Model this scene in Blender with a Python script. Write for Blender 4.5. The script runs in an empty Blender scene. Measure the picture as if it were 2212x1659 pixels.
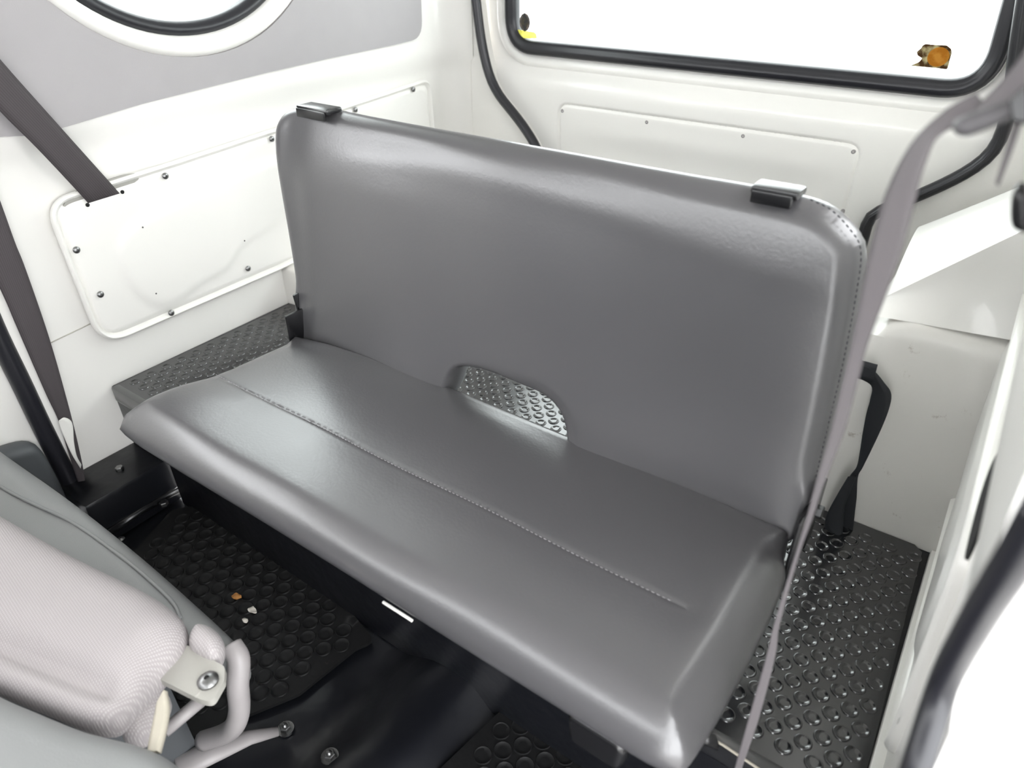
import bpy, bmesh, math, random
import numpy as np
from mathutils import Vector, Matrix
from mathutils.geometry import delaunay_2d_cdt
random.seed(7); rng = np.random.default_rng(7)
S = bpy.context.scene
COL = S.collection
PI = math.pi

# ------------------------------------------------------------------ camera
F = 1515.39
R = np.array([[0.81508319, 0.31221776, -0.48801584],
              [0.57927802, -0.45191743, 0.67838603],
              [-0.0087387, -0.8356379, -0.54921119]])      # rows: world axes seen from the camera (x right, y down, z ahead)
EYE = np.array([1.35, -0.95, 0.78])
cd = bpy.data.cameras.new('camera'); cam = bpy.data.objects.new('camera', cd); COL.objects.link(cam)
cd.sensor_width = 36; cd.lens = 36 * F / 2212; cd.clip_start = .01; cd.clip_end = 200
m = Matrix.Identity(4)
for i in range(3):
    m[i][0] = R[i, 0]; m[i][1] = -R[i, 1]; m[i][2] = -R[i, 2]; m[i][3] = EYE[i]
cam.matrix_world = m
cd.dof.use_dof = True; cd.dof.focus_distance = 1.15; cd.dof.aperture_fstop = 5.0
S.camera = cam

# ------------------------------------------------------------------ light
w = bpy.data.worlds.new('overcast'); S.world = w; w.use_nodes = True
bg = w.node_tree.nodes['Background']; bg.inputs[0].default_value = (.97, .985, 1, 1); bg.inputs[1].default_value = 1.0
S.view_settings.view_transform = 'Standard'; S.view_settings.look = 'None'
S.view_settings.exposure = 3.05; S.view_settings.gamma = 1; S.view_settings.use_curve_mapping = False
S.cycles.max_bounces = 10; S.cycles.diffuse_bounces = 6; S.cycles.glossy_bounces = 4

# ------------------------------------------------------------------ materials
def nt(name):
    mt = bpy.data.materials.new(name); mt.use_nodes = True
    return mt, mt.node_tree.nodes, mt.node_tree.links, mt.node_tree.nodes['Principled BSDF']
def mat(name, col, rough=.5, metal=0, spec=.5, coat=0, var=0, vscale=8, bump=0, bscale=400, bdist=.0006, kind='noise', rvar=0, stain=None):
    mt, N, L, b = nt(name)
    b.inputs['Base Color'].default_value = (*col, 1); b.inputs['Roughness'].default_value = rough
    b.inputs['Metallic'].default_value = metal; b.inputs['Specular IOR Level'].default_value = spec
    b.inputs['Coat Weight'].default_value = coat
    tc = N.new('ShaderNodeTexCoord')
    last = None
    if var:
        n = N.new('ShaderNodeTexNoise'); n.inputs['Scale'].default_value = vscale; n.inputs['Detail'].default_value = 5
        L.new(tc.outputs['Object'], n.inputs['Vector'])
        mx = N.new('ShaderNodeMix'); mx.data_type = 'RGBA'
        mx.inputs[6].default_value = (*[c * (1 - var) for c in col], 1); mx.inputs[7].default_value = (*[min(1, c * (1 + var)) for c in col], 1)
        L.new(n.outputs['Fac'], mx.inputs[0]); last = mx.outputs[2]
    if stain:
        scol, sscale, lo, hi, amt = stain
        n = N.new('ShaderNodeTexNoise'); n.inputs['Scale'].default_value = sscale; n.inputs['Detail'].default_value = 9; n.inputs['Roughness'].default_value = .75
        L.new(tc.outputs['Object'], n.inputs['Vector'])
        mr = N.new('ShaderNodeMapRange'); mr.inputs[1].default_value = lo; mr.inputs[2].default_value = hi; mr.inputs[3].default_value = 0; mr.inputs[4].default_value = amt
        L.new(n.outputs['Fac'], mr.inputs[0])
        mx = N.new('ShaderNodeMix'); mx.data_type = 'RGBA'
        if last: L.new(last, mx.inputs[6])
        else: mx.inputs[6].default_value = (*col, 1)
        mx.inputs[7].default_value = (*scol, 1)
        L.new(mr.outputs[0], mx.inputs[0]); last = mx.outputs[2]
    if last: L.new(last, b.inputs['Base Color'])
    if rvar:
        n = N.new('ShaderNodeTexNoise'); n.inputs['Scale'].default_value = 14; n.inputs['Detail'].default_value = 6
        L.new(tc.outputs['Object'], n.inputs['Vector'])
        mr = N.new('ShaderNodeMapRange'); mr.inputs[3].default_value = rough - rvar; mr.inputs[4].default_value = rough + rvar
        L.new(n.outputs['Fac'], mr.inputs[0]); L.new(mr.outputs[0], b.inputs['Roughness'])
    if bump:
        if kind == 'voronoi':
            n = N.new('ShaderNodeTexVoronoi'); n.feature = 'SMOOTH_F1'; n.inputs['Scale'].default_value = bscale; o = n.outputs['Distance']
        else:
            n = N.new('ShaderNodeTexNoise'); n.inputs['Scale'].default_value = bscale; n.inputs['Detail'].default_value = 3; o = n.outputs['Fac']
        L.new(tc.outputs['Object'], n.inputs['Vector'])
        bp = N.new('ShaderNodeBump'); bp.inputs['Strength'].default_value = bump; bp.inputs['Distance'].default_value = bdist
        L.new(o, bp.inputs['Height']); L.new(bp.outputs[0], b.inputs['Normal'])
    return mt

paint = mat('white_paint', (.85, .835, .80), .3, spec=.5, coat=.3, var=.02, vscale=3, stain=((.42, .33, .25), 26, .70, .80, .5), bump=.08, bscale=12, bdist=.004)
paint_dirty = mat('worn_white_paint', (.82, .80, .76), .35, spec=.5, coat=.2, var=.03, vscale=5, stain=((.30, .24, .18), 30, .62, .72, .7), bump=.1, bscale=15, bdist=.004)
vinyl = mat('grey_vinyl', (.073, .071, .075), .31, spec=.85, var=.05, vscale=4, bump=.22, bscale=260, bdist=.0007, rvar=.03)
vinyl_seat = mat('pale_grey_vinyl', (.23, .235, .235), .45, spec=.45, var=.04, vscale=5, bump=.25, bscale=600, bdist=.0005, kind='voronoi')
vinyl_dark = mat('dark_grey_plastic', (.07, .075, .08), .5, bump=.2, bscale=500)
trimv = mat('trim_vinyl', (.37, .355, .36), .6, spec=.3, var=.03, vscale=20, bump=.3, bscale=600, bdist=.0006)
matrub = mat('black_mat_rubber', (.010, .0105, .0125), .20, spec=.9, var=.3, vscale=20, bump=.12, bscale=40, bdist=.002, rvar=.05)
matdark = mat('worn_black_rubber', (.006, .006, .0065), .55, spec=.3, var=.3, vscale=10, bump=.3, bscale=50, bdist=.003, stain=((.07, .06, .05), 45, .62, .75, .5))
floorv = mat('black_floor_vinyl', (.007, .0075, .010), .28, spec=.45, var=.3, vscale=8, bump=.25, bscale=14, bdist=.01, stain=((.05, .05, .055), 60, .68, .76, .5))
rubber = mat('seal_rubber', (.014, .014, .018), .32, spec=.5, bump=.1, bscale=200)
blackm = mat('black_metal', (.008, .008, .009), .25, spec=.6)
steel = mat('zinc_steel', (.26, .26, .26), .35, metal=1, var=.2, vscale=150)
greym = mat('grey_painted_steel', (.30, .28, .28), .45, var=.1, vscale=30, bump=.15, bscale=150)
loopm = mat('grey_loop_plastic', (.10, .095, .10), .4, bump=.1, bscale=200)
bracketm = mat('beige_grey_plastic', (.36, .35, .32), .5, var=.05, vscale=40)
cream = mat('cream_strap', (.50, .46, .38), .6, var=.08, vscale=60, bump=.2, bscale=300)
threadm = mat('grey_thread', (.26, .25, .26), .8)
threadd = mat('dark_thread', (.05, .05, .055), .8)
holem = mat('hole_black', (.01, .01, .01), .9)
labelm = mat('white_tag', (.75, .74, .70), .7)
sealant = mat('seam_sealer', (.52, .50, .45), .6)
headliner = mat('headliner', (.72, .71, .69), .9)
concrete = mat('concrete', (.32, .31, .30), .9, var=.08, vscale=2, bump=.3, bscale=30)
leafm = mat('dry_leaf', (.42, .19, .05), .6, var=.3, vscale=200)
crumbm = mat('pale_crumb', (.62, .58, .52), .6, var=.3, vscale=200)
matblk = mat('strap_black', (.022, .024, .028), .6, spec=.4, bump=.3, bscale=700, bdist=.0004)

matrub.node_tree.nodes['Principled BSDF'].inputs['IOR'].default_value = 1.6
def weave(name, col, scale, axis, amt=.2, rough=.8, bump=.5, cross=False, dist=.0006):
    mt, N, L, b = nt(name)
    b.inputs['Roughness'].default_value = rough; b.inputs['Specular IOR Level'].default_value = .25
    uv = N.new('ShaderNodeUVMap') if axis == 'UV' else N.new('ShaderNodeTexCoord')
    src = uv.outputs[0] if axis == 'UV' else uv.outputs['Object']
    ws = []
    for d in ('X', 'Y') if cross else ('X',):
        wv = N.new('ShaderNodeTexWave'); wv.bands_direction = d; wv.inputs['Scale'].default_value = scale; wv.inputs['Distortion'].default_value = .15
        mp = N.new('ShaderNodeMapping'); mp.inputs['Rotation'].default_value = (0, 0, .12 if cross else 0)
        L.new(src, mp.inputs[0]); L.new(mp.outputs[0], wv.inputs['Vector']); ws.append(wv.outputs['Fac'])
    o = ws[0]
    if cross:
        ad = N.new('ShaderNodeMath'); ad.operation = 'MULTIPLY'; L.new(ws[0], ad.inputs[0]); L.new(ws[1], ad.inputs[1]); o = ad.outputs[0]
    mx = N.new('ShaderNodeMix'); mx.data_type = 'RGBA'
    mx.inputs[6].default_value = (*[c * (1 - amt) for c in col], 1); mx.inputs[7].default_value = (*[min(1, c * (1 + amt)) for c in col], 1)
    L.new(o, mx.inputs[0]); L.new(mx.outputs[2], b.inputs['Base Color'])
    bp = N.new('ShaderNodeBump'); bp.inputs['Strength'].default_value = bump; bp.inputs['Distance'].default_value = dist
    L.new(o, bp.inputs['Height']); L.new(bp.outputs[0], b.inputs['Normal'])
    return mt
belt_l = weave('belt_webbing', (.065, .057, .060), 1.6, 'UV', .12, .65, .3)
belt_r = weave('belt_webbing_lit', (.16, .146, .152), 1.6, 'UV', .08, .6, .3)  # same webbing as the left belt, door light mixed into its colour
fabric = weave('seat_mesh_fabric', (.40, .372, .372), 120, 'Object', .16, .85, .35, True, .001)

def glassm():
    mt, N, L, b = nt('window_glass'); N.remove(b)
    t = N.new('ShaderNodeBsdfTransparent'); t.inputs[0].default_value = (.93, .96, .95, 1)
    g = N.new('ShaderNodeBsdfGlossy'); g.inputs['Roughness'].default_value = .02
    lw = N.new('ShaderNodeLayerWeight'); pw = N.new('ShaderNodeMath'); pw.operation = 'POWER'; pw.inputs[1].default_value = 5
    L.new(lw.outputs['Facing'], pw.inputs[0]); fr = N.new('ShaderNodeMath'); fr.operation = 'MULTIPLY_ADD'; L.new(pw.outputs[0], fr.inputs[0]); fr.inputs[1].default_value = .9; fr.inputs[2].default_value = .04
    lw.inputs[0].default_value = .5
    mx = N.new('ShaderNodeMixShader'); L.new(fr.outputs[0], mx.inputs[0]); L.new(t.outputs[0], mx.inputs[1]); L.new(g.outputs[0], mx.inputs[2])
    L.new(mx.outputs[0], N['Material Output'].inputs[0]); return mt
glass = glassm()
def stickerm(name, col, col2, scale, tr=.5):
    mt, N, L, b = nt(name); N.remove(b)
    tc = N.new('ShaderNodeTexCoord'); n = N.new('ShaderNodeTexNoise'); n.inputs['Scale'].default_value = scale; n.inputs['Detail'].default_value = 4
    L.new(tc.outputs['Object'], n.inputs['Vector'])
    cr = N.new('ShaderNodeValToRGB'); cr.color_ramp.elements[0].position = .42; cr.color_ramp.elements[1].position = .6
    cr.color_ramp.elements[0].color = (*col, 1); cr.color_ramp.elements[1].color = (*col2, 1)
    L.new(n.outputs['Fac'], cr.inputs[0])
    d = N.new('ShaderNodeBsdfDiffuse'); t = N.new('ShaderNodeBsdfTranslucent'); mx = N.new('ShaderNodeMixShader'); mx.inputs[0].default_value = tr
    for s_ in (d, t): L.new(cr.outputs[0], s_.inputs[0])
    L.new(d.outputs[0], mx.inputs[1]); L.new(t.outputs[0], mx.inputs[2]); L.new(mx.outputs[0], N['Material Output'].inputs[0]); return mt

# ------------------------------------------------------------------ helpers
def at(px, py, ax, v):
    d = R @ np.array([px - 1106, py - 829.5, F]); return EYE + (v - EYE[ax]) / d[ax] * d
def atn(px, py, P, n):
    d = R @ np.array([px - 1106, py - 829.5, F]); P = np.array(P, float); n = np.array(n, float)
    return EYE + ((P - EYE) @ n) / (d @ n) * d
def link(name, me, m_=None, parent=None, smooth=True):
    o = bpy.data.objects.new(name, me); COL.objects.link(o)
    if m_ and not me.materials: me.materials.append(m_)
    if parent: o.parent = parent
    if smooth: me.polygons.foreach_set('use_smooth', [True] * len(me.polygons))
    return o
def mk(name, V, Fc, m_, parent=None, smooth=True, uv=None):
    me = bpy.data.meshes.new(name); me.from_pydata([tuple(map(float, v)) for v in V], [], Fc); me.update()
    if uv is not None:
        l = me.uv_layers.new(name='UVMap')
        for lp in me.loops: l.data[lp.index].uv = uv[lp.vertex_index]
    bm = bmesh.new(); bm.from_mesh(me); bmesh.ops.recalc_face_normals(bm, faces=bm.faces); bm.to_mesh(me); bm.free()
    return link(name, me, m_, parent, smooth)
def tag(o, label=None, cat=None, group=None, kind=None):
    if label: o['label'] = label
    if cat: o['category'] = cat
    if group: o['group'] = group
    if kind: o['kind'] = kind
    return o
def empty(name, loc, label, cat, group=None):
    o = bpy.data.objects.new(name, None); COL.objects.link(o); o.location = loc; o.empty_display_size = .05
    tag(o, label, cat, group); return o
def adopt(o, root):                      # keep world place under an Empty that only has a location
    o.parent = root; o.matrix_parent_inverse = Matrix.Translation(-Vector(root.location)); return o
def sharp(o, ang=35):
    me = o.data; bm = bmesh.new(); bm.from_mesh(me)
    for e in bm.edges:
        if len(e.link_faces) == 2 and e.calc_face_angle(0) > math.radians(ang): e.smooth = False
    bm.to_mesh(me); bm.free(); return o
def box(name, lo, hi, m_, parent=None, bev=.003, rot=None, seg=2):
    bm = bmesh.new(); bmesh.ops.create_cube(bm, size=1)
    lo = Vector(lo); hi = Vector(hi); c = (lo + hi) / 2; s = hi - lo
    for v in bm.verts: v.co = Vector((v.co.x * s.x, v.co.y * s.y, v.co.z * s.z))
    if bev: bmesh.ops.bevel(bm, geom=bm.edges[:], offset=bev, segments=seg, affect='EDGES', profile=.6)
    if rot is not None: bmesh.ops.transform(bm, matrix=rot.to_4x4(), verts=bm.verts)
    bmesh.ops.translate(bm, vec=c, verts=bm.verts)
    me = bpy.data.meshes.new(name); bm.to_mesh(me); bm.free()
    return sharp(link(name, me, m_, parent))
def catmull(P, n):
    P = [np.array(p, float) for p in P]; Q = [2 * P[0] - P[1]] + P + [2 * P[-1] - P[-2]]; out = []
    for i in range(1, len(Q) - 2):
        for k in range(n):
            t = k / n; a, b, c, d = Q[i - 1:i + 3]
            out.append(.5 * (2 * b + (c - a) * t + (2 * a - 5 * b + 4 * c - d) * t * t + (3 * b - a - 3 * c + d) * t ** 3))
    out.append(P[-1]); return out
def tube(name, path, r, m_, parent=None, seg=12, closed=False, squash=1, up=(0, 0, 1), caps=True):
    """sweep an elliptical section along path; squash scales the section along the binormal"""
    P = [Vector(map(float, p)) for p in path]; n = len(P); V = []; Fc = []
    rr = r if hasattr(r, '__len__') else [r] * n
    up = Vector(up)
    for i, p in enumerate(P):
        a = P[(i - 1) % n] if closed or i > 0 else p; b = P[(i + 1) % n] if closed or i < n - 1 else p
        t = (b - a).normalized(); s = t.cross(up)
        if s.length < 1e-4: s = t.cross(Vector((1, 0, 0)))
        s.normalize(); u = s.cross(t).normalized()
        for k in range(seg):
            an = 2 * PI * k / seg; V.append(p + s * math.cos(an) * rr[i] + u * math.sin(an) * rr[i] * squash)
    for i in range(n if closed else n - 1):
        for k in range(seg):
            j = (i + 1) % n; Fc.append((i * seg + k, i * seg + (k + 1) % seg, j * seg + (k + 1) % seg, j * seg + k))
    if caps and not closed: Fc += [tuple(range(seg))[::-1], tuple((n - 1) * seg + k for k in range(seg))]
    return mk(name, V, Fc, m_, parent)
def ribbon(name, A, B, m_, parent=None, n=6, th=.0016, cols=4):
    A = catmull(A, n); B = catmull(B, n); V = []; uv = []; Fc = []; L = 0; c = cols + 1
    for i in range(len(A)):
        a, b = A[i], B[i]
        t = (A[min(i + 1, len(A) - 1)] - A[max(i - 1, 0)]); nr = np.cross(t, b - a); nr /= (np.linalg.norm(nr) + 1e-9)
        if i: L += np.linalg.norm(A[i] - A[i - 1])
        for s in (0, 1):
            for k in range(c):
                q = a + (b - a) * k / cols; V.append(q + nr * th * (s - .5)); uv.append((k / cols * 1.0 * 3, L * 20))
    for i in range(len(A) - 1):
        o = i * 2 * c; p = o + 2 * c
        for k in range(cols):
            Fc.append((o + k, o + k + 1, p + k + 1, p + k)); Fc.append((o + c + k, p + c + k, p + c + k + 1, o + c + k + 1))
        Fc.append((o, p, p + c, o + c)); Fc.append((o + cols, o + c + cols, p + c + cols, p + cols))
    return mk(name, V, Fc, m_, parent, uv=uv)
def chaikin(P, it=2, closed=True):
    P = [np.array(p, float) for p in P]
    for _ in range(it):
        Q = []; n = len(P)
        for i in range(n if closed else n - 1):
            a, b = P[i], P[(i + 1) % n]; Q += [.75 * a + .25 * b, .25 * a + .75 * b]
        if not closed: Q = [P[0]] + Q + [P[-1]]
        P = Q
    return P
def resample(P, step, closed=True):
    P = np.array(P); Q = np.vstack([P, P[:1]]) if closed else P
    d = np.r_[0, np.cumsum(np.linalg.norm(np.diff(Q, axis=0), axis=1))]; n = max(3, int(round(d[-1] / step)))
    t = np.linspace(0, d[-1], n + 1)[:-1] if closed else np.linspace(0, d[-1], n + 1)
    return np.c_[[np.interp(t, d, Q[:, k]) for k in range(Q.shape[1])]].T
def rounded(pts, rads, n=8):
    """polygon with each corner rounded by its own radius"""
    out = []; N_ = len(pts); pts = [np.array(p, float) for p in pts]
    for i, p in enumerate(pts):
        r = rads[i] if hasattr(rads, '__len__') else rads
        a = pts[i - 1] - p; b = pts[(i + 1) % N_] - p; la, lb = np.linalg.norm(a), np.linalg.norm(b); a /= la; b /= lb
        if r <= 0: out.append(p); continue
        ang = math.acos(max(-1, min(1, a @ b))); d = min(r / math.tan(ang / 2), la * .48, lb * .48)
        s, e = p + a * d, p + b * d
        for k in range(n + 1):
            t = k / n; out.append((1 - t) ** 2 * s + 2 * t * (1 - t) * p + t * t * e)
    return out
def inside(poly, X):
    P = np.array(poly); x, y = X[:, 0], X[:, 1]; r = np.zeros(len(X), bool); j = len(P) - 1
    for i in range(len(P)):
        c = ((P[i, 1] > y) != (P[j, 1] > y)); dy = P[j, 1] - P[i, 1]
        if dy != 0: r ^= c & (x < (P[j, 0] - P[i, 0]) * (y - P[i, 1]) / dy + P[i, 0])
        j = i
    return r
def dist(poly, X, closed=True):
    P = np.array(poly); A = P if closed else P[:-1]; B = np.roll(P, -1, 0) if closed else P[1:]; D = B - A; best = np.full(len(X), 1e9)
    for a, d in zip(A, D):
        l = d @ d
        if l < 1e-14: continue
        t = np.clip(((X - a) @ d) / l, 0, 1); q = X - a - t[:, None] * d; best = np.minimum(best, (q * q).sum(1))
    return np.sqrt(best)
def sheet(outline, holes=(), step=.02, rim=(), grid=.02, pts=None):
    """CDT of a flat outline: returns (verts2d, tris, signed distance to the rim, boundary loop)"""
    O = resample(outline, step); H = [resample(h, step) for h in holes]
    loops = [O] + H; V = np.vstack(loops); E = []; o = 0
    for l in loops:
        E += [(o + i, o + (i + 1) % len(l)) for i in range(len(l))]; o += len(l)
    allp = []
    area = sum(O[i][0] * O[(i + 1) % len(O)][1] - O[(i + 1) % len(O)][0] * O[i][1] for i in range(len(O)))
    sg = 1 if area > 0 else -1
    T = np.roll(O, -1, 0) - np.roll(O, 1, 0); T /= np.linalg.norm(T, axis=1)[:, None] + 1e-12; Nn = np.c_[-T[:, 1], T[:, 0]] * sg
    for d in rim:
        Q = O + Nn * d
        ok = inside(O, Q) & (dist(O, Q) > d * .93); allp.append(Q[ok])
    mn, mxx = O.min(0), O.max(0)
    gx, gy = np.meshgrid(np.arange(mn[0], mxx[0], grid), np.arange(mn[1], mxx[1], grid)); gx[::2] += grid / 2
    G = np.c_[gx.ravel(), gy.ravel()]
    G = G[inside(O, G)]; lim = (max(rim) if len(rim) else 0) + grid * .5; G = G[dist(O, G) > lim]
    for h in H: G = G[~inside(h, G)]; G = G[dist(h, G) > grid * .4]
    allp.append(G)
    if pts is not None: allp.append(np.array(pts))
    A = np.vstack([V] + allp)
    r = delaunay_2d_cdt([Vector(map(float, p)) for p in A], E, [], 0, 1e-6)
    V2 = np.array([tuple(v) for v in r[0]]); T3 = [tuple(f) for f in r[2]]
    Cn = np.array([V2[list(f)].mean(0) for f in T3]); ok = inside(O, Cn)
    for h in H: ok &= ~inside(h, Cn)
    T3 = [f for f, k in zip(T3, ok) if k]
    d = dist(O, V2)
    return V2, T3, d, O
def loops_of(T3):
    c = {}
    for f in T3:
        for i in range(len(f)):
            e = (f[i], f[(i + 1) % len(f)]); k = tuple(sorted(e)); c.setdefault(k, []).append(e)
    return [v[0] for v in c.values() if len(v) == 1]
def pillow(name, outline, place, m_, parent=None, T=.06, r=.03, crown=0, grid=.012, step=.01, top=None, bottom=1.0, p=2.2, holes=(), rfun=None, pts=None):
    """closed cushion: top and bottom skins meeting at the rim; place(u, v, h) -> world"""
    rims = [r * k for k in (.03, .1, .22, .4, .62, .85, 1.0)]
    V2, T3, d, O = sheet(outline, holes, step, rims, grid, pts)
    d[d < 1e-5] = 0; q = np.clip(d / (r if rfun is None else rfun(V2)), 0, 1); prof = (1 - (1 - q) ** p) ** (1 / p)
    h = T / 2 * prof; add = crown * (1 - np.exp(-np.maximum(d - r * .5, 0) / (r * 1.5)))
    tp = h + add * (d > 0)
    if top is not None: tp = tp + top(V2) * np.clip(d / (r * .8), 0, 1)
    V = [place(V2[i][0], V2[i][1], tp[i]) for i in range(len(V2))]; Fc = [tuple(f) for f in T3]
    bid = {}
    for i in range(len(V2)):
        if d[i] == 0: bid[i] = i
        else: bid[i] = len(V); V.append(place(V2[i][0], V2[i][1], -h[i] * bottom))
    Fc += [tuple(bid[i] for i in f[::-1]) for f in T3]
    return mk(name, V, Fc, m_, parent)
def plate(name, outline, place, m_, parent=None, th=.004, holes=(), grid=.03, step=.01, top=None, smooth=True, rim=(), pts=None):
    """flat sheet with thickness th (towards -h), optional relief on top"""
    V2, T3, d, O = sheet(outline, holes, step, rim, grid, pts)
    tp = top(V2) if top is not None else np.zeros(len(V2)); n = len(V2)
    V = [place(V2[i][0], V2[i][1], tp[i]) for i in range(n)] + [place(V2[i][0], V2[i][1], -th) for i in range(n)]
    Fc = [tuple(f) for f in T3] + [tuple(n + i for i in f[::-1]) for f in T3]
    for a, b in loops_of(T3): Fc.append((b, a, a + n, b + n))
    return sharp(mk(name, V, Fc, m_, parent, smooth), 50)
def grid_surface(name, rows, m_, parent=None):
    n = len(rows[0]); V = [p for r_ in rows for p in r_]; Fc = [(i * n + k, i * n + k + 1, (i + 1) * n + k + 1, (i + 1) * n + k) for i in range(len(rows) - 1) for k in range(n - 1)]
    return mk(name, V, Fc, m_, parent)
def beside(P, offs, step=.006, closed=False):
    P = resample(P, step, closed); T = (np.roll(P, -1, 0) - np.roll(P, 1, 0)) if closed else np.gradient(P, axis=0)
    T /= np.linalg.norm(T, axis=1)[:, None] + 1e-12; Nn = np.c_[-T[:, 1], T[:, 0]]
    return np.vstack([P + Nn * o for o in offs])
def smoothstep(x, a, b):
    t = np.clip((x - a) / (b - a), 0, 1); return t * t * (3 - 2 * t)
def screw(name, loc, nrm, r, m_, parent, dome=.5, cross=True, hexa=False):
    bm = bmesh.new(); seg = 6 if hexa else 16; rings = [(1, 0), (1, .25), (.8, .5 * dome + .2), (.45, .85 * dome + .2), (.25, .9 * dome + .2)] if not hexa else [(1, 0), (1, .8), (.85, .95)]
    R_ = [[bm.verts.new((r * a * math.cos(2 * PI * k / seg), r * a * math.sin(2 * PI * k / seg), r * h)) for k in range(seg)] for a, h in rings]
    for i in range(len(R_) - 1):
        for k in range(seg): bm.faces.new((R_[i][k], R_[i][(k + 1) % seg], R_[i + 1][(k + 1) % seg], R_[i + 1][k]))
    if hexa: bm.faces.new(R_[-1])
    else:                                          # recessed drive
        c = [bm.verts.new((v.co.x * .8, v.co.y * .8, v.co.z - r * .35)) for v in R_[-1]]
        for k in range(seg): bm.faces.new((R_[-1][k], R_[-1][(k + 1) % seg], c[(k + 1) % seg], c[k]))
        bm.faces.new(c)
    me = bpy.data.meshes.new(name); bm.to_mesh(me); bm.free()
    o = link(name, me, m_, None); q = Vector(nrm).normalized().to_track_quat('Z', 'Y')
    o.matrix_world = Matrix.Translation(Vector(map(float, loc))) @ q.to_matrix().to_4x4()
    sharp(o, 40)
    if parent: o.parent = parent; o.matrix_parent_inverse = parent.matrix_world.inverted() if parent.type != 'EMPTY' else Matrix.Translation(-Vector(parent.location))
    return o
def struct(o): o['kind'] = 'structure'; return o

# ================================================================== SETTING
HIN = .057                                            # how far the body sides lean in per metre of height
xl = lambda z: -.02 + HIN * z                         # left inner skin
xr = lambda z: 1.431 - HIN * z                        # right inner skin
# ground outside
struct(mk('ground', [(-6, -6, -.8), (8, -6, -.8), (8, 8, -.8), (-6, 8, -.8)], [(0, 1, 2, 3)], concrete))

# ---- left side wall: skin with the round window hole and the rounded rear corner
WC = (-.08, .885)                                      # window centre (y, z)
def ell(a, b, n=64, c=WC): return [(c[0] + a * math.cos(2 * PI * k / n), c[1] + b * math.sin(2 * PI * k / n)) for k in range(n)]
def wl(u, v, h):                                       # u along the car, v up, h into the cabin; turns the corner past y=.58
    x = xl(v) * 0 + h
    if u > .58:
        a = (u - .58) / .085
        if a < PI / 2: return (.085 - (.085 - h) * math.cos(a), .58 + (.085 - h) * math.sin(a), v)
        return (.085 + (u - .58 - .085 * PI / 2), .665 - h, v)
    return (x, u, v)
def wall_relief(X):                                    # shallow swages that the pressing shows
    y, z = X[:, 0], X[:, 1]
    t = .012 * smoothstep(z, .455, .49)                # shoulder below the trim
    t = t - .010 * smoothstep(-y, .30, .36) * smoothstep(z, .40, .44) * (1 - smoothstep(z, .47, .50)) * smoothstep(y, -.46, -.42)
    return t - .012
wall_l = plate('wall_left', [(-.575, -.16), (.70, -.16), (.70, 1.16), (-.575, 1.16)], wl, paint, th=.03, holes=[ell(.318, .285)], grid=.02, step=.02, top=wall_relief)
struct(wall_l)
# raised rim of the round window (white return flange)
def ring_band(name, prof, m_, parent, n=96, c=WC):
    """prof: list of (a, b, x) ellipses; sweeps a band through them"""
    rows = [[(x, c[0] + a * math.cos(2 * PI * k / n), c[1] + b * math.sin(2 * PI * k / n)) for k in range(n + 1)] for a, b, x in prof]
    return grid_surface(name, rows, m_, parent)
ring_band('window_flange', [(.345, .318, -.006), (.338, .310, .010), (.328, .300, .014), (.316, .286, .008), (.308, .277, -.020), (.300, .270, -.032)], paint, wall_l)
w2 = struct(ring_band('window_2', [(.314, .283, -.022), (.311, .280, -.012), (.304, .274, -.006), (.294, .264, -.008), (.286, .256, -.016), (.283, .253, -.028), (.30, .27, -.034)], rubber, None))
pg = plate('window_pane', ell(.295, .265), lambda u, v, h: (-.024 + h, u, v), glass, w2, th=.004, grid=.2, smooth=False)

# vinyl quarter trim above the shoulder
tp_pts = [(-.62, .503), (-.479, .5), (-.44, .493), (-.386, .495), (-.239, .508), (.033, .521), (.213, .527), (.43, .531), (.54, .535), (.545, .62), (.545, 1.14), (-.62, 1.14)]
tp_out = rounded(tp_pts, [0, .02, .02, .02, .1, .1, .1, .0, .06, .02, .05, 0])
trim = plate('quarter_trim', tp_out, wl, trimv, th=.006, holes=[ell(.342, .315)], grid=.03, step=.012, top=lambda X: .007 + .0 * X[:, 0])
tag(trim, 'light grey vinyl side trim with a round cutout around the left window', 'trim panel')

# ---- access panel on the left wall with screws
ap_pts = [tuple(at(a_, b_, 0, .004)[1:]) for a_, b_ in ((94, 436), (218, 752))] + [(-.02, .096), (.57, .130), (.562, .437), (-.2, .396)]
ap_out = rounded(ap_pts, [.05, .06, .3, .02, .035, 0.3], 10)
emb = np.array(chaikin([(-.36, .30), (-.37, .20), (-.335, .128), (-.28, .118), (-.22, .138), (-.16, .140), (-.13, .16), (-.10, .19), (.0, .20), (.2, .36), (.0, .345), (-.2, .33)], 2))
def ap_relief(X):
    y, z = X[:, 0], X[:, 1]; d = dist(emb, X) * np.where(inside(emb, X), 1, -1)
    e = .0045 * smoothstep(d, -.006, .010)
    dd = dist(ap_out, X)
    bead = .0050 * np.exp(-((dd - .0045) / .0038) ** 2) - .0045 * np.exp(-((dd - .0125) / .0022) ** 2)
    return .004 + e + bead
ap = plate('access_panel', ap_out, wl, paint, th=.001, grid=.009, step=.007, top=ap_relief, rim=(.0022, .0045, .007, .0095, .011, .0125, .014, .016))
tag(ap, 'white screwed metal access panel on the left wall beside the bench', 'panel')
for (px, py) in ((357, 380), (165, 540), (217, 636), (370, 676), (536, 580), (587, 300), (768, 237), (893, 193)):
    p = at(px, py, 0, .007); screw('screw', (.0068, p[1], p[2]), (1, 0, .1), .0062, steel, ap)
for (px, py) in ((190, 443), (265, 415)):
    p = at(px, py, 0, .006); screw('screw_hole', (.0045, p[1], p[2]), (1, 0, 0), .0036, holem, ap, dome=.1)
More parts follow.
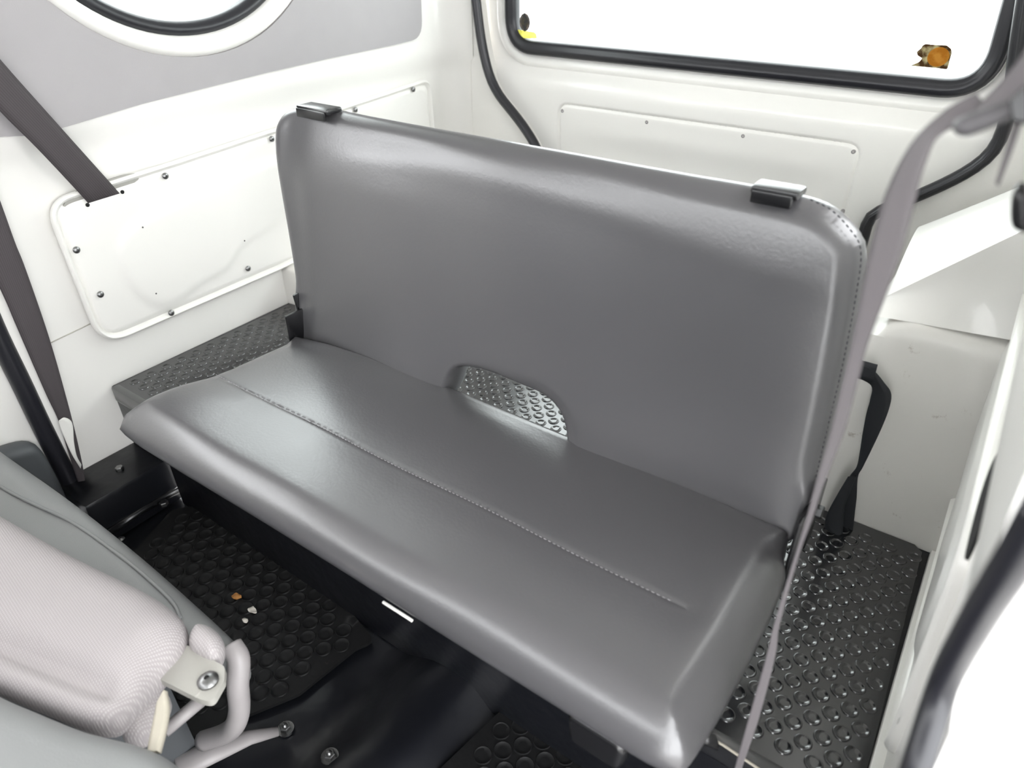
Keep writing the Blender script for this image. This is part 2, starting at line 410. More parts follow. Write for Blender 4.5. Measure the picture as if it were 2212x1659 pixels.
for (px, py) in ((308, 491), (337, 634), (528, 520)):
    p = at(px, py, 0, .008); screw('chip', (.0085, p[1], p[2]), (1, 0, 0), .0016, holem, ap, dome=.1)
# belt slot recess that peeks over the panel, sealed body seams
q = [at(px, py, 0, -.004) for px, py in ((128, 455), (140, 425), (170, 405), (235, 385), (270, 374), (302, 372), (290, 395), (200, 430))]
plate('belt_slot', chaikin([(p[1], p[2]) for p in q], 2), lambda u, v, h: (.0035 + h, u, v), bracketm, wall_l, th=.003)
tube('body_seam', [(-.0115, p[1], p[2]) for p in [at(a, b, 0, -.012) for a, b in ((110, 740), (160, 716), (214, 690))]], .0012, sealant, wall_l, seg=6)

# ---- left door opening: jamb strip, seal and closed door skin ahead of it
P0 = [(-.66, .46), (-.612, .25), (-.592, .11), (-.592, -.02), (-.60, -.14), (-.62, -.22)]
jamb_r = [at(a, b, 0, .002) for a, b in ((-60, 440), (12, 624), (74, 759), (115, 853), (142, 908), (162, 972), (190, 1060))]
jamb_l = [at(a, b, 0, .002) for a, b in ((-70, 530), (-10, 690), (30, 773), (50, 805), (84, 890), (112, 943), (170, 1075))]
jb = ribbon('trim_1', jamb_r, jamb_l, paint, None, th=.004); struct(jb)
tube('door_seal', [(-.004, p[1], p[2]) for p in catmull([at(a, b, 0, 0) for a, b in ((-80, 550), (-40, 640), (0, 731), (45, 822), (88, 912), (122, 980), (155, 1047), (180, 1110))], 6)], .017, rubber, jb, squash=1.0, up=(1, 0, 0))
dl = box('door_2', (-.07, -1.5, -.22), (-.012, -.595, .60), paint, None, .012); struct(dl)  # upper part, out of view, raised to hold back light from the left
# armrest on the closed door
arm_pts = [at(a, b, 0, .0) for a, b in ((-60, 985), (20, 958), (60, 950), (85, 965), (135, 1060), (150, 1110), (60, 1130), (-80, 1080))]
arm = pillow('armrest', chaikin([(p[1], p[2]) for p in arm_pts], 2), lambda u, v, h: (.005 + h, u, v), vinyl_dark, None, T=.05, r=.02)
arm.parent = dl

# ---- floor: cargo deck, step, footwell, tunnel
deck = box('floor', (-.02, -.455, -.03), (1.44, .70, -.002), floorv, None, .004); struct(deck)
step_face = box('trim_2', (.115, -.452, -.26), (1.44, -.437, -.03), floorv, None, .003); struct(step_face)
def tunnel(X):
    return .045 * smoothstep(X[:, 0], .74, .86) * (1 - smoothstep(X[:, 0], .90, .95)) + .003 * np.sin(X[:, 0] * 37) * np.sin(X[:, 1] * 29)
foot = plate('floor_2', [(-.08, -1.6), (1.5, -1.6), (1.5, -.44), (-.08, -.44)],
             lambda u, v, h: (u, v, -.262 + h), floorv, None, th=.01, grid=.025, step=.03,
             top=tunnel); struct(foot)
# black side box under the left wall
sb = box('trim_3', (-.03, -.62, -.26), (.10, -.44, -.148), floorv, None, .01); struct(sb)
screw('bolt', (.05, -.52, -.148), (0, 0, 1), .008, steel, sb, hexa=True)
box('rear_ledge', (-.03, -.455, -.148), (.135, -.437, -.02), floorv, sb, .004)

# ---- cargo mat with raised ring studs
mat_out = rounded([(.0, -.452), (1.425, -.452), (1.415, -.005), (1.26, -.005), (1.25, .64), (.21, .64), (.2, -.005), (.004, -.005)], .004)
cm = empty('cargo_mat', (.7, 0, 0), 'black ring-studded rubber mat covering the cargo floor behind the step', 'mat')
adopt(plate('mat_sheet', mat_out, lambda u, v, h: (u, v, .003 + h), matrub, None, th=.004, grid=.02, step=.02,
      top=lambda X: .0006 * np.sin(X[:, 0] * 23 + 1.3) * np.cos(X[:, 1] * 19)), cm)
def studs(name, region, m_, parent, z, px_=.033, py_=.0355, ro=.0104, ri=.0072, h=.0017, seg=20, phase=(0, 0), ok=None):
    V = []; Fc = []; prof = [(ro, 0), (ro * .93, h * .75), ((ro + ri) / 2 + .0004, h), (ri * 1.08, h * .75), (ri * .95, h * .15), (ri * .5, h * .12)]
    x0, x1, y0, y1 = region; j = 0; y = y0 + phase[1]
    while y < y1:
        x = x0 + phase[0] + (px_ / 2 if j % 2 else 0)
        while x < x1:
            if ok is None or ok(x, y):
                o = len(V)
                for a, hh in prof:
                    for k in range(seg): V.append((x + a * math.cos(2 * PI * k / seg), y + a * math.sin(2 * PI * k / seg), z(x, y) + hh))
                for i in range(len(prof) - 1):
                    for k in range(seg): Fc.append((o + i * seg + k, o + i * seg + (k + 1) % seg, o + (i + 1) * seg + (k + 1) % seg, o + (i + 1) * seg + k))
                Fc.append(tuple(o + (len(prof) - 1) * seg + k for k in range(seg)))
            x += px_
        y += py_ / 2; j += 1
    o = mk(name, V, Fc, m_, None); o['kind'] = 'stuff'; adopt(o, parent); return o
matz = lambda x, y: .0028 + .0006 * math.sin(x * 23 + 1.3) * math.cos(y * 19)
def on_mat(x, y): return (y < -.022 and .012 < x < 1.413) or (.225 < x < 1.238 and y < .63)
studs('stud_pattern', (.013, 1.43, -.425, .63), matrub, cm, matz, phase=(.008, .003), ok=on_mat)
adopt(box('edge_strip', (.0, -.462, -.030), (1.425, -.445, .004), matrub, None, .004), cm)
# thin cream cable clipped along the step
cb = tube('trim_4', [at(1512, 1582, 1, -.464), at(1560, 1608, 1, -.464), at(1645, 1665, 1, -.464), at(1720, 1710, 1, -.464)], .0016, cream, None, seg=8); struct(cb)

# ---- wheel houses
def wheelhouse(name, x0, x1, side, k=1.0):
    rows = []; n = 14
    # the box stands on the deck: front face, rounded shoulder, then a top rising with the tyre arch
    prof = [(-.003, -.002), (-.003, .05), (-.003, .2), (-.002, .315), (.004, .335), (.016, .346), (.05, .348), (.10, .35), (.18, .35), (.28, .34), (.40, .31), (.50, .28), (.60, .25), (.66, .22)]
    prof = [(y, z * k) for y, z in prof]
    sec = np.linspace(0, 1, 12)
    for y, z in prof:
        r_ = []
        for t in sec:
            x = x0 + (x1 - x0) * t
            zz = z
            if t < .35: zz = z - (.05 * (1 - t / .35) ** 2 if z > .32 else 0)
            r_.append((x, y, zz))
        rows.append(r_)
    o = grid_surface(name, rows, paint_dirty); 
    # inner side
    V = [(x0, y, max(0, z - (.05 if z > .32 else 0))) for y, z in prof] + [(x0, y, -.002) for y, z in prof]
    k = len(prof); side_ = mk('inner_side', V, [(i, i + 1, k + i + 1, k + i) for i in range(k - 1)], paint_dirty, o)
    return struct(o), prof
def wrr(u, v, h): return (xr(v) - h, u, v)
wr = plate('wall_right', [(-.665, -.16), (.70, -.16), (.70, 1.16), (-.665, 1.16)], wrr, paint, th=.03, holes=[ell(.318, .285)], grid=.03, step=.03, top=lambda X: wall_relief(X) + .006); struct(wr)
whr, prof = wheelhouse('trim_6', 1.245, 1.435, 1)
wlh, _ = wheelhouse('trim_5', .205, -.02, -1, .28)
# gusset pressing that runs from the wheel house up into the side
rows = []
for t in np.linspace(0, 1, 8):
    b0 = (1 - t) * np.array([1.255, .012, .335]) + t * np.array([1.412, .006, .350])
    c0 = (1 - t) * np.array([1.262, .05, .350]) + t * np.array([1.402, .02, .50])
    rows.append([b0 + (c0 - b0) * s_ + np.array([0, .010 * math.sin(PI * s_), 0]) for s_ in np.linspace(0, 1, 7)])
grid_surface('gusset', rows, paint, whr)
rows = []
for t in np.linspace(0, 1, 8):
    c0 = (1 - t) * np.array([1.262, .05, .350]) + t * np.array([1.402, .02, .50])
    d0 = (1 - t) * np.array([1.235, .60, .27]) + t * np.array([1.402, .62, .38])
    rows.append([c0 + (d0 - c0) * s_ + np.array([0, 0, .035 * math.sin(PI * s_)]) for s_ in np.linspace(0, 1, 16)])
grid_surface('arch_top', rows, paint, whr)
# mirrored access panel, slot, sill lip and door seal on the right
apr = plate('side_panel', ap_out[:], lambda u, v, h: (xr(v) + .006 - h, u, v), paint, wr, th=.001, grid=.012, step=.009, top=lambda X: ap_relief(X) * 1.1, rim=(.0022, .0045, .007, .0095, .011, .0125, .014, .016), holes=())
plate('belt_slot', chaikin([(-.50, .40), (-.505, .47), (-.47, .485), (-.43, .47), (-.40, .42), (-.44, .40)], 2), lambda u, v, h: (xr(v) - .001 - h, u, v), holem, wr, th=.002)
box('sill_lip', (1.425, -.575, -.16), (1.445, -.003, .006), paint, wr, .004)
tube('door_seal', catmull([atn(a_, b_, (1.427, 0, 0), (1, 0, HIN)) for a_, b_ in ((1915, 1880), (1945, 1760), (1980, 1659), (2040, 1475), (2108, 1345), (2192, 1210), (2262, 1090))], 6), .0068, rubber, wr, up=(1, 0, 0))

# ---- rear body frame with the door opening, and the weatherstrip round it
wpts = [(1010, -150), (1020, -80), (1030, 0), (1037, 60), (1045, 110), (1060, 170), (1082, 210), (1110, 243), (1138, 280), (1165, 325), (1190, 400)]
wl_ = [at(a, b, 1, .66) for a, b in wpts]
wrt = [at(a, b, 1, .66) for a, b in ((1880, 462), (1970, 428), (2060, 388), (2120, 352), (2155, 315), (2175, 262), (2187, 190), (2196, 100), (2212, 0), (2225, -80), (2238, -150))]
L2 = [(p[0], p[2]) for p in wl_]; R2 = [(p[0], p[2]) for p in wrt]
bot = [(.31, .15), (.33, .04), (.36, .012), (1.10, .012), (1.13, .04), (1.13, .22)]
op_ = L2 + bot + R2 + [(1.24, .95), (1.20, 1.05), (1.12, 1.09), (.28, 1.09), (.15, 1.05), (.09, .95)]
# drop near-duplicate turn points and smooth
op_s = chaikin(op_, 2)
wb = plate('wall_back', [(.06, -.05), (1.44, -.05), (1.44, 1.16), (.06, 1.16)], lambda u, v, h: (u, .668 - h, v), paint, None, th=.03, holes=[op_s], grid=.05, step=.012); struct(wb)
wpath = [(p[0], .657, p[1]) for p in resample(op_s, .02)]
ws_ = tube('weatherstrip', wpath, .0125, rubber, wb, seg=10, closed=True, up=(0, 1, 0))
tube('weatherstrip_lip', [(p[0], .648, p[2]) for p in wpath], .0045, rubber, wb, seg=8, closed=True, up=(0, 1, 0))

# ---- rear door: inner skin with window, ledge, recessed panel
win = rounded([(.167, 1.02), (.172, .512), (1.262, .508), (1.235, 1.02)], [.08, .065, .075, .08], 12)
def dy(z):                                             # door inner skin, section through the sill
    return .705 - .028 * smoothstep(-z, -.480, -.428) + .0
zmid = .40
rp = rounded([(.333, .387), (.345, .06), (1.07, .06), (1.076, .387)], [.03, .03, .03, .03], 8)
def door_relief(X):
    z = X[:, 1]; t = .028 * (1 - smoothstep(z, .428, .480))
    d = dist(rp, X); ins = inside(rp, X); t = t - .0050 * np.exp(-((d) / .0030) ** 2) - .0015 * ins * smoothstep(d, 0, .004)
    t = t + .0025 * np.sin(z * 60) * ins * smoothstep(d, .03, .06)
    return t
dr = plate('door_1', [(.04, -.02), (1.36, -.02), (1.36, 1.12), (.04, 1.12)], lambda u, v, h: (u, .712 - h, v), paint, None, th=.01, holes=[win], grid=.014, step=.014, top=door_relief, pts=beside(rp, (-.008, -.004, -.002, 0, .002, .004, .008), closed=True)); struct(dr)
for px, py in ((1215, 240), (1397, 264), (1605, 294), (1843, 328), (1820, 457)):
    p = at(px, py, 1, .686); screw('screw', (p[0], .688, p[2]), (0, -1, 0), .0055, greym, dr)
def band2(name, prof, m_, parent):
    """prof: (inset, y): offset copies of the window outline joined into a band"""
    O = resample(win, .012); T = np.roll(O, -1, 0) - np.roll(O, 1, 0); T /= np.linalg.norm(T, axis=1)[:, None]
    a = sum(O[i][0] * O[(i + 1) % len(O)][1] - O[(i + 1) % len(O)][0] * O[i][1] for i in range(len(O))); Nn = np.c_[-T[:, 1], T[:, 0]] * (1 if a > 0 else -1)
    rows = []
    for ins, y in prof:
        Q = O + Nn * ins; Q = np.vstack([Q, Q[:1]]); rows.append([(q_[0], y, q_[1]) for q_ in Q])
    return grid_surface(name, rows, m_, parent)
w1 = struct(band2('window_1', [(-.019, .712), (-.018, .699), (-.012, .693), (-.002, .692), (.002, .6945), (.005, .695), (.010, .697), (.015, .703), (.015, .72)], rubber, None))
band2('window_flange', [(-.052, .713), (-.046, .704), (-.034, .703), (-.024, .709), (-.018, .716)], paint, dr)
O = win
plate('window_pane', rounded([(.16, 1.03), (.166, .506), (1.268, .502), (1.24, 1.03)], .08), lambda u, v, h: (u, .708 - h, v), glass, w1, th=.004, grid=.3, smooth=False)

# ---- roof
rf = mk('ceiling', [(-.1, -1.7, 1.16), (1.5, -1.7, 1.16), (1.5, .75, 1.13), (-.1, .75, 1.13), (-.1, -1.7, 1.18), (1.5, -1.7, 1.18), (1.5, .75, 1.15), (-.1, .75, 1.15)], [(0, 1, 2, 3), (4, 5, 6, 7), (0, 1, 5, 4), (1, 2, 6, 5), (2, 3, 7, 6), (3, 0, 4, 7)], headliner, smooth=False); struct(rf)

# ---- unseen cabin front: dash, bulkhead and frames, added to cut the light
wf = struct(box('wall_front_blocker', (-.1, -1.62, -.8), (1.45, -1.57, .74), vinyl_dark, None, .01))
box('windshield_header', (-.1, -1.62, 1.02), (1.45, -1.57, 1.18), vinyl_dark, wf, .01)
box('door_frame_blocker', (-.07, -.74, .55), (-.02, -.56, 1.18), paint, wf, .01)  # unseen pillar, widened to keep window light off the cushion roll
box('door_frame_top', (-.07, -1.72, .95), (-.02, -.56, 1.18), paint, wf, .01)
box('door_frame_front', (-.07, -1.72, .40), (-.02, -1.45, 1.0), paint, wf, .01)
box('front_pillar', (1.40, -1.75, -.3), (1.46, -1.30, 1.18), paint, wf, .02)
box('roof_rail', (1.38, -1.75, 1.0), (1.46, -.56, 1.18), paint, wf, .02)
# ---- right door pillar: inner lip, jamb and seal (seen almost edge-on)
K = lambda pts, x: [at(a, b, 0, x) for a, b in pts]
lipL = K(((1850, 1800), (1893, 1659), (1930, 1530), (1975, 1370), (2030, 1180)), 1.431)
lipA = [np.array([1.432 - HIN * z, y, z]) for y, z in ((-.50, -.004), (-.40, -.004), (-.25, -.004), (-.12, -.004), (-.004, -.004))]

# ================================================================== BENCH SEAT
bench = empty('bench_seat', (.85, -.45, 0), 'grey vinyl folding bench seat with upright backrest across the cargo area', 'bench seat')
Z0 = .160; TC = .076                                    # cushion mid height and thickness: its top lies at .21
cush_px = [(650, 704), (560, 742), (455, 792), (370, 815), (300, 842), (262, 866), (243, 893), (255, 915), (300, 948), (640, 1150), (1000, 1376), (1300, 1562), (1405, 1628), (1445, 1642), (1480, 1628), (1505, 1600), (1580, 1480), (1660, 1330), (1718, 1195), (1700, 1180), (1715, 1137)]
cz = .200
co = [at(a, b, 2, .172 if 7 <= i_ <= 13 else .186 if i_ in (6, 14) else cz)[:2] for i_, (a, b) in enumerate(cush_px)]
cx0 = [p for p in co]
cush_out = chaikin([(p[0], p[1]) for p in co[:2]] + [(p[0], p[1]) for p in co[2:]], 1)
# squared back edge kept straight under the backrest
back_y = -.272
cush_out = [(max(.385, x), y + .006 * (y > -.33)) for x, y in cush_out]
seam_a, seam_b = at(455, 795, 2, .21), at(1480, 1300, 2, .21)
def cush_top(X):
    x, y = X[:, 0], X[:, 1]
    ys = seam_a[1] + (x - seam_a[0]) * (seam_b[1] - seam_a[1]) / (seam_b[0] - seam_a[0])
    ds = np.abs(y - ys)
    g = -.0013 * np.exp(-(ds / .0020) ** 2) - .0010 * np.exp(-(ds / .03) ** 2)
    g *= (1 - smoothstep(x, 1.20, 1.27))
    g += .0022 * np.sin(x * 9 + 1) * np.sin(y * 14) + .0012 * np.sin(x * 23 + y * 17)
    return g
vinyl.node_tree.nodes['Principled BSDF'].inputs['IOR'].default_value = 1.62
cushion = pillow('seat_cushion', cush_out, lambda u, v, h: (u, v, Z0 + h), vinyl, None, T=TC, r=.042, crown=.006, grid=.011, step=.009, top=cush_top, p=1.8, rfun=lambda X: .042 - .036 * smoothstep(X[:, 1], -.34, -.30),
                 pts=beside([seam_a[:2] + (seam_b - seam_a)[:2] * .02, seam_b[:2]], (-.008, -.004, -.0015, 0, .0015, .004, .008)))
adopt(cushion, bench)
def stitches(name, P, nrm, m_, L=.0042, gap=.0024, r=.0006, up=None):
    P = resample(P, .001, closed=False); V = []; Fc = []; i = 0; n1 = int(L / .001 + .5); n2 = int(gap / .001 + .5)
    while i + n1 < len(P):
        a, b = Vector(P[i]), Vector(P[i + n1]); t = (b - a).normalized(); u = Vector(nrm); s = t.cross(u).normalized(); o = len(V)
        for q_, rr in ((a, .3), (a * .7 + b * .3, 1), (a * .3 + b * .7, 1), (b, .3)):
            for k in range(5):
                an = 2 * PI * k / 5; V.append(q_ + s * math.cos(an) * r * rr + u * math.sin(an) * r * rr)
        for j in range(3):
            for k in range(5): Fc.append((o + j * 5 + k, o + j * 5 + (k + 1) % 5, o + (j + 1) * 5 + (k + 1) % 5, o + (j + 1) * 5 + k))
        i += n1 + n2
    o = mk(name, V, Fc, m_); o['kind'] = 'stuff'; return o
def cz_at(x, y):
    return Z0 + TC / 2 + .006 - .0012 + .0022 * math.sin(x * 9 + 1) * math.sin(y * 14) + .0012 * math.sin(x * 23 + y * 17)
sp = []
for t in np.linspace(.01, .985, 60):
    x = seam_a[0] + (seam_b[0] - seam_a[0]) * t; y = seam_a[1] + (seam_b[1] - seam_a[1]) * t; sp.append((x, y - .002, cz_at(x, y)))
st = stitches('stitching', sp, (0, 0, 1), threadm); st.parent = cushion; st.matrix_parent_inverse = cushion.matrix_world.inverted(); st.parent = cushion; st.matrix_parent_inverse = Matrix.Translation(-Vector(bench.location)) if False else Matrix.Identity(4)

# backrest in its own tilted plane
TI = math.radians(8); YB, ZB = -.300, .205
nb = np.array([0, -math.cos(TI), math.sin(TI)]); ub = np.array([0, math.sin(TI), math.cos(TI)])
def bplace(u, v, h, off=-.028):
    q_ = np.array([0, YB, ZB]) + ub * v + nb * (h + off); return (u, q_[1], q_[2])
def bproj(px, py, off=0.):
    p = atn(px, py, np.array([0, YB, ZB]) + nb * off, nb); v = (p - np.array([0, YB, ZB])) @ ub; return (p[0], v)
back_px = [(648, 712), (640, 640), (622, 520), (600, 390), (589, 310), (590, 268), (604, 243), (632, 230), (668, 226), (730, 243), (900, 275), (1166, 322), (1450, 375), (1620, 403), (1735, 427), (1790, 447), (1840, 490), (1868, 540), (1858, 640), (1826, 800), (1790, 960), (1752, 1090), (1735, 1130), (1700, 1118), (1500, 1042), (1252, 946), (1238, 930), (1222, 898), (1205, 872), (1180, 852), (1130, 832), (1050, 800), (1010, 792), (985, 796), (968, 812), (950, 822), (800, 765)]
bo = [bproj(a, b, -.012) for a, b in back_px]
bo = chaikin([(u, v - .034 * (v < .018)) for u, v in bo], 1)
seamR = np.array(catmull([np.array(bproj(a, b)) for a, b in ((1745, 433), (1790, 455), (1832, 498), (1856, 545), (1846, 640), (1815, 800), (1785, 925), (1758, 1040))], 8))
def back_top(X):
    u, v = X[:, 0], X[:, 1]
    t = .0025 * np.sin(u * 8 + .5) * np.sin(v * 11 + 1) + .0014 * np.sin(u * 21 + v * 9)
    # soft roll of padding falling away toward the top-left corner and along the top edge
    t += -.007 * smoothstep(v, .25, .35) * (1 - smoothstep(u, .55, .85)) - .002 * smoothstep(v, .30, .35)
    t += .0012 * np.exp(-((v - .295 + .02 * np.sin(u * 6)) / .016) ** 2) * smoothstep(u, .5, .6)
    t -= .0022 * np.exp(-(dist(seamR, X, closed=False) / .002) ** 2)
    t -= .004 * np.exp(-((u - .435) / .03) ** 2)
    return t
back = pillow('backrest', bo, bplace, vinyl, None, T=.052, r=.026, crown=.005, grid=.011, step=.009, top=back_top, p=2.0, rfun=lambda X: .006 + .018 * smoothstep(X[:, 1], .03, .09),
              pts=beside(seamR, (-.005, -.002, 0, .002, .005)))
adopt(back, bench)
sp = [bproj(a, b) for a, b in ((1745, 433), (1790, 455), (1832, 498), (1856, 545), (1846, 640), (1815, 800), (1785, 925), (1758, 1040))]
sp = [np.array(bplace(u, v, .020)) for u, v in catmull([np.array(s) for s in sp], 8)]
st2 = stitches('stitching', sp, tuple(nb), threadd, r=.0008); st2.parent = back
# latch brackets on the top edge
for (a, b) in (((656, 232), (722, 244)), ((1630, 405), (1732, 424))):
    p = atn(*a, np.array([0, YB, ZB]) + nb * -.01, nb); q_ = atn(*b, np.array([0, YB, ZB]) + nb * -.01, nb)
    x0, x1 = p[0], q_[0]; zc = (p[2] + q_[2]) / 2; yc = p[1]
    lb = box('latch_bracket', (x0, yc - .014, zc - .002), (x1, yc + .016, zc + .006), blackm, None, .003)
    adopt(lb, bench)
    bx = box('bracket_lip', (x0 + .002, yc - .017, zc - .010), (x1 - .004, yc - .012, zc + .003), blackm, lb, .002)
    box('bracket_pin', (x0 + .02, yc + .005, zc - .025), (x1 - .01, yc + .012, zc), blackm, lb, .001)
# hinges left and right
for nm, x0 in (('right', 1.278), ('left', .432)):
    s = 1 if nm == 'right' else -1
    hg = box('hinge_bracket', (x0, -.325, .125), (x0 + .006, -.235, .235), blackm, None, .003); adopt(hg, bench)
    box('hinge_arm', (x0 + .006 * s, -.292, .17), (x0 + .006 * s + .005, -.262, .262), blackm, hg, .002, rot=Matrix.Rotation(.1, 3, 'X'))
    screw('bolt', (x0 + (.006 if s > 0 else 0) + .004 * s, -.278, .222), (s, 0, 0), .008, blackm, hg, hexa=True)
    screw('bolt', (x0 + (.006 if s > 0 else 0) + .001 * s, -.318, .150), (s, 0, 0), .006, blackm, hg, hexa=True)
# support frame below the cushion
fr = tube('frame_tube', catmull([(.45, -.30, .114), (.45, -.50, .112), (.48, -.53, .112), (1.22, -.53, .112), (1.25, -.50, .112), (1.25, -.30, .114)], 5), .010, blackm); adopt(fr, bench)
for x in (.50, 1.20):
    lg = tube('leg', [(x, -.30, .125), (x, -.31, .06), (x, -.31, .004)], .011, blackm); adopt(lg, bench)
    box('foot_plate', (x - .03, -.335, .003), (x + .03, -.285, .008), blackm, lg, .001)
for x in (.47, 1.165):
    lg = tube('leg', [(x, -.53, .112), (x, -.51, .05), (x, -.475, -.02), (x, -.465, -.06)], .009, blackm); adopt(lg, bench)
# rubber catch under the front edge and the little pale tag
p = at(1285, 1600, 1, -.60)
rc = pillow('front_catch', rounded([(p[0] - .030, p[2] - .028), (p[0] + .030, p[2] - .028), (p[0] + .034, p[2] + .02), (p[0] - .034, p[2] + .02)], .014), lambda u, v, h: (u, -.588 - h, v), blackm, None, T=.03, r=.009, step=.004, grid=.01); adopt(rc, bench)
a, b = at(826, 1299, 1, -.606), at(890, 1338, 1, -.606)
tg = box('tag', (a[0], -.607, a[2] - .003), (b[0], -.604, a[2]), labelm, None, .0008); adopt(tg, bench); tag(tg, 'thin white tag')

# ================================================================== BELTS AND STRAPS
def rib(name, pa, pb, ax, va, vb, m_, **k):
    A_ = [at(a, b, ax, va(i / (len(pa) - 1)) if callable(va) else va) for i, (a, b) in enumerate(pa)]
    B_ = [at(a, b, ax, vb(i / (len(pb) - 1)) if callable(vb) else vb) for i, (a, b) in enumerate(pb)]
    return ribbon(name, A_, B_, m_, None, **k)
lbt = empty('seat_belt', (0.03, -.55, .1), 'dark grey seat belt hanging down the left door pillar into the wall slot', 'seat belt')
adopt(rib('webbing', [(-150, -50), (0, 128), (110, 252), (240, 397), (262, 422)], [(-150, 78), (0, 240), (80, 320), (172, 418), (196, 446)], 0, lambda t: .03 - .032 * t * t, lambda t: .03 - .032 * t * t, belt_l), lbt)
adopt(rib('webbing', [(-120, 60), (-60, 270), (0, 433), (33, 525), (56, 583), (108, 735), (152, 891), (176, 993), (186, 1050)], [(-220, 150), (-110, 400), (0, 624), (30, 692), (59, 759), (100, 853), (126, 908), (146, 972), (168, 1040)], 0, .024, .016, belt_l), lbt)
tq = at(-175, 60, 0, .03)
adopt(box('belt_guide', (.0, tq[1] - .045, tq[2] - .012), (.04, tq[1] + .045, tq[2] + .022), vinyl_dark, None, .008), lbt)
lw = rib('belt_label', [(128, 908), (140, 902), (156, 914), (160, 955), (166, 985), (176, 1004)], [(127, 912), (133, 930), (143, 955), (152, 975), (160, 990), (174, 1012)], 0, .027, .024, labelm, th=.001); adopt(lw, lbt)

rbt = empty('seat_belt', (1.32, -.55, .69), 'grey seat belt, colour lightened for the door light, running from the pillar loop down past the bench right side', 'seat belt')
yb = -.55
LA = [(2108, 200), (2078, 216), (2042, 240), (1987, 290), (1952, 340), (1927, 390), (1904, 450), (1875, 560), (1858, 650), (1838, 750), (1814, 850), (1792, 940), (1762, 1045), (1742, 1120), (1717, 1200), (1672, 1350), (1655, 1420), (1616, 1556), (1587, 1659), (1565, 1740)]
LB = [(2140, 240), (2105, 252), (2060, 272), (2020, 300), (2000, 345), (1985, 390), (1970, 455), (1942, 556), (1912, 640), (1874, 745), (1847, 850), (1820, 945), (1780, 1045), (1755, 1120), (1726, 1200), (1684, 1350), (1674, 1420), (1638, 1556), (1603, 1659), (1580, 1740)]
adopt(rib('webbing', LA, LB, 1, yb, lambda t: yb - .012 * math.sin(PI * min(1, t * 2)), belt_r, n=8), rbt)
adopt(rib('webbing', [(2230, 90), (2195, 140), (2155, 185), (2120, 225), (2105, 250)], [(2235, 205), (2212, 212), (2180, 225), (2160, 245), (2140, 262)], 1, yb - .01, yb - .02, belt_r), rbt)
# loop plate
g = [(2052, 262), (2060, 288), (2085, 297), (2120, 285), (2205, 250), (2240, 235), (2240, 190), (2205, 205), (2120, 235)]
gp = [at(a, b, 1, yb - .02) for a, b in g]
lp = pillow('belt_loop', chaikin([(p_[0], p_[2]) for p_ in gp], 2), lambda u, v, h: (u, yb - .02 - h, v), greym, None, T=.012, r=.006, step=.003, grid=.006); lp.data.materials[0] = loopm; adopt(lp, rbt)
c_ = at(2222, 215, 1, yb - .02); screw_c = screw('bolt', (c_[0] + .004, yb - .03, c_[2]), (-.3, -1, .2), .009, blackm, rbt, hexa=True)
adopt(rib('loose_strap', [(2190, 262), (2172, 320), (2150, 395)], [(2207, 268), (2188, 325), (2158, 402)], 1, yb, yb, belt_r), rbt)
pc = [at(a, b, 1, yb) for a, b in ((2186, 400), (2225, 385), (2240, 505), (2205, 500), (2180, 488))]
bh = pillow('black_catch', chaikin([(p_[0], p_[2]) for p_ in pc], 2), lambda u, v, h: (u, yb - h, v), blackm, None, T=.012, r=.004, step=.003, grid=.006)
tag(bh, 'small black plastic catch on the right pillar below the belt loop', 'catch')

st_ = empty('tie_strap', (1.29, -.03, .2), 'black webbing strap folded against the right wheel house', 'strap')
adopt(rib('webbing', [(1830, 772), (1858, 778), (1896, 788)], [(1825, 808), (1846, 815), (1886, 826)], 1, -.035, -.035, matblk, n=4), st_)
adopt(rib('webbing', [(1852, 779), (1886, 800), (1909, 826), (1925, 852), (1918, 890), (1895, 945), (1864, 1008), (1853, 1030), (1850, 1075), (1846, 1110), (1842, 1150)], [(1846, 812), (1882, 832), (1880, 862), (1872, 892), (1864, 935), (1858, 975), (1851, 1008), (1835, 1030), (1822, 1068), (1818, 1110), (1810, 1155)], 1, lambda t: -.036 + .01 * t, lambda t: -.030 + .006 * t, matblk), st_)
adopt(rib('webbing', [(1850, 1028), (1838, 1060), (1826, 1090), (1822, 1130), (1820, 1152)], [(1832, 1030), (1808, 1070), (1786, 1112), (1783, 1140), (1806, 1158)], 1, -.045, -.05, matblk), st_)

# ================================================================== STICKERS ON THE REAR GLASS
s1 = empty('sticker', (.2, .70, .58), 'round dark sticker with yellow base in the left corner of the rear window', 'sticker')
def disc(c, rx, rz, n=28): return [(c[0] + rx * math.cos(2 * PI * k / n), c[2] + rz * math.sin(2 * PI * k / n)) for k in range(n)]
gy = .7025
c1 = at(1134, 48, 1, gy)
lo_ = [at(a, b, 1, gy) for a, b in ((1118, 64), (1158, 70), (1160, 84), (1126, 82))]
adopt(plate('paper_base', [(p_[0], p_[2]) for p_ in lo_], lambda u, v, h: (u, gy - h, v), stickerm('yellow_paper', (.8, .78, .25), (.8, .8, .35), 30), None, th=.0006), s1)
adopt(plate('round_print', disc(c1, .0165, .0215), lambda u, v, h: (u, gy - .001 - h, v), stickerm('dark_print', (.16, .15, .14), (.3, .25, .22), 120, .45), None, th=.0006), s1)
dd = [(c1[0], c1[2] + .022), (c1[0] + .013, c1[2]), (c1[0], c1[2] - .022), (c1[0] - .013, c1[2])]
adopt(plate('diamond_print', dd, lambda u, v, h: (u, gy - .002 - h, v), stickerm('grey_print', (.10, .10, .10), (.16, .14, .10), 90, .45), None, th=.0006), s1)
s2 = empty('sticker', (1.17, .70, .55), 'torn brown sticker with an orange disc in the right corner of the rear window', 'sticker')
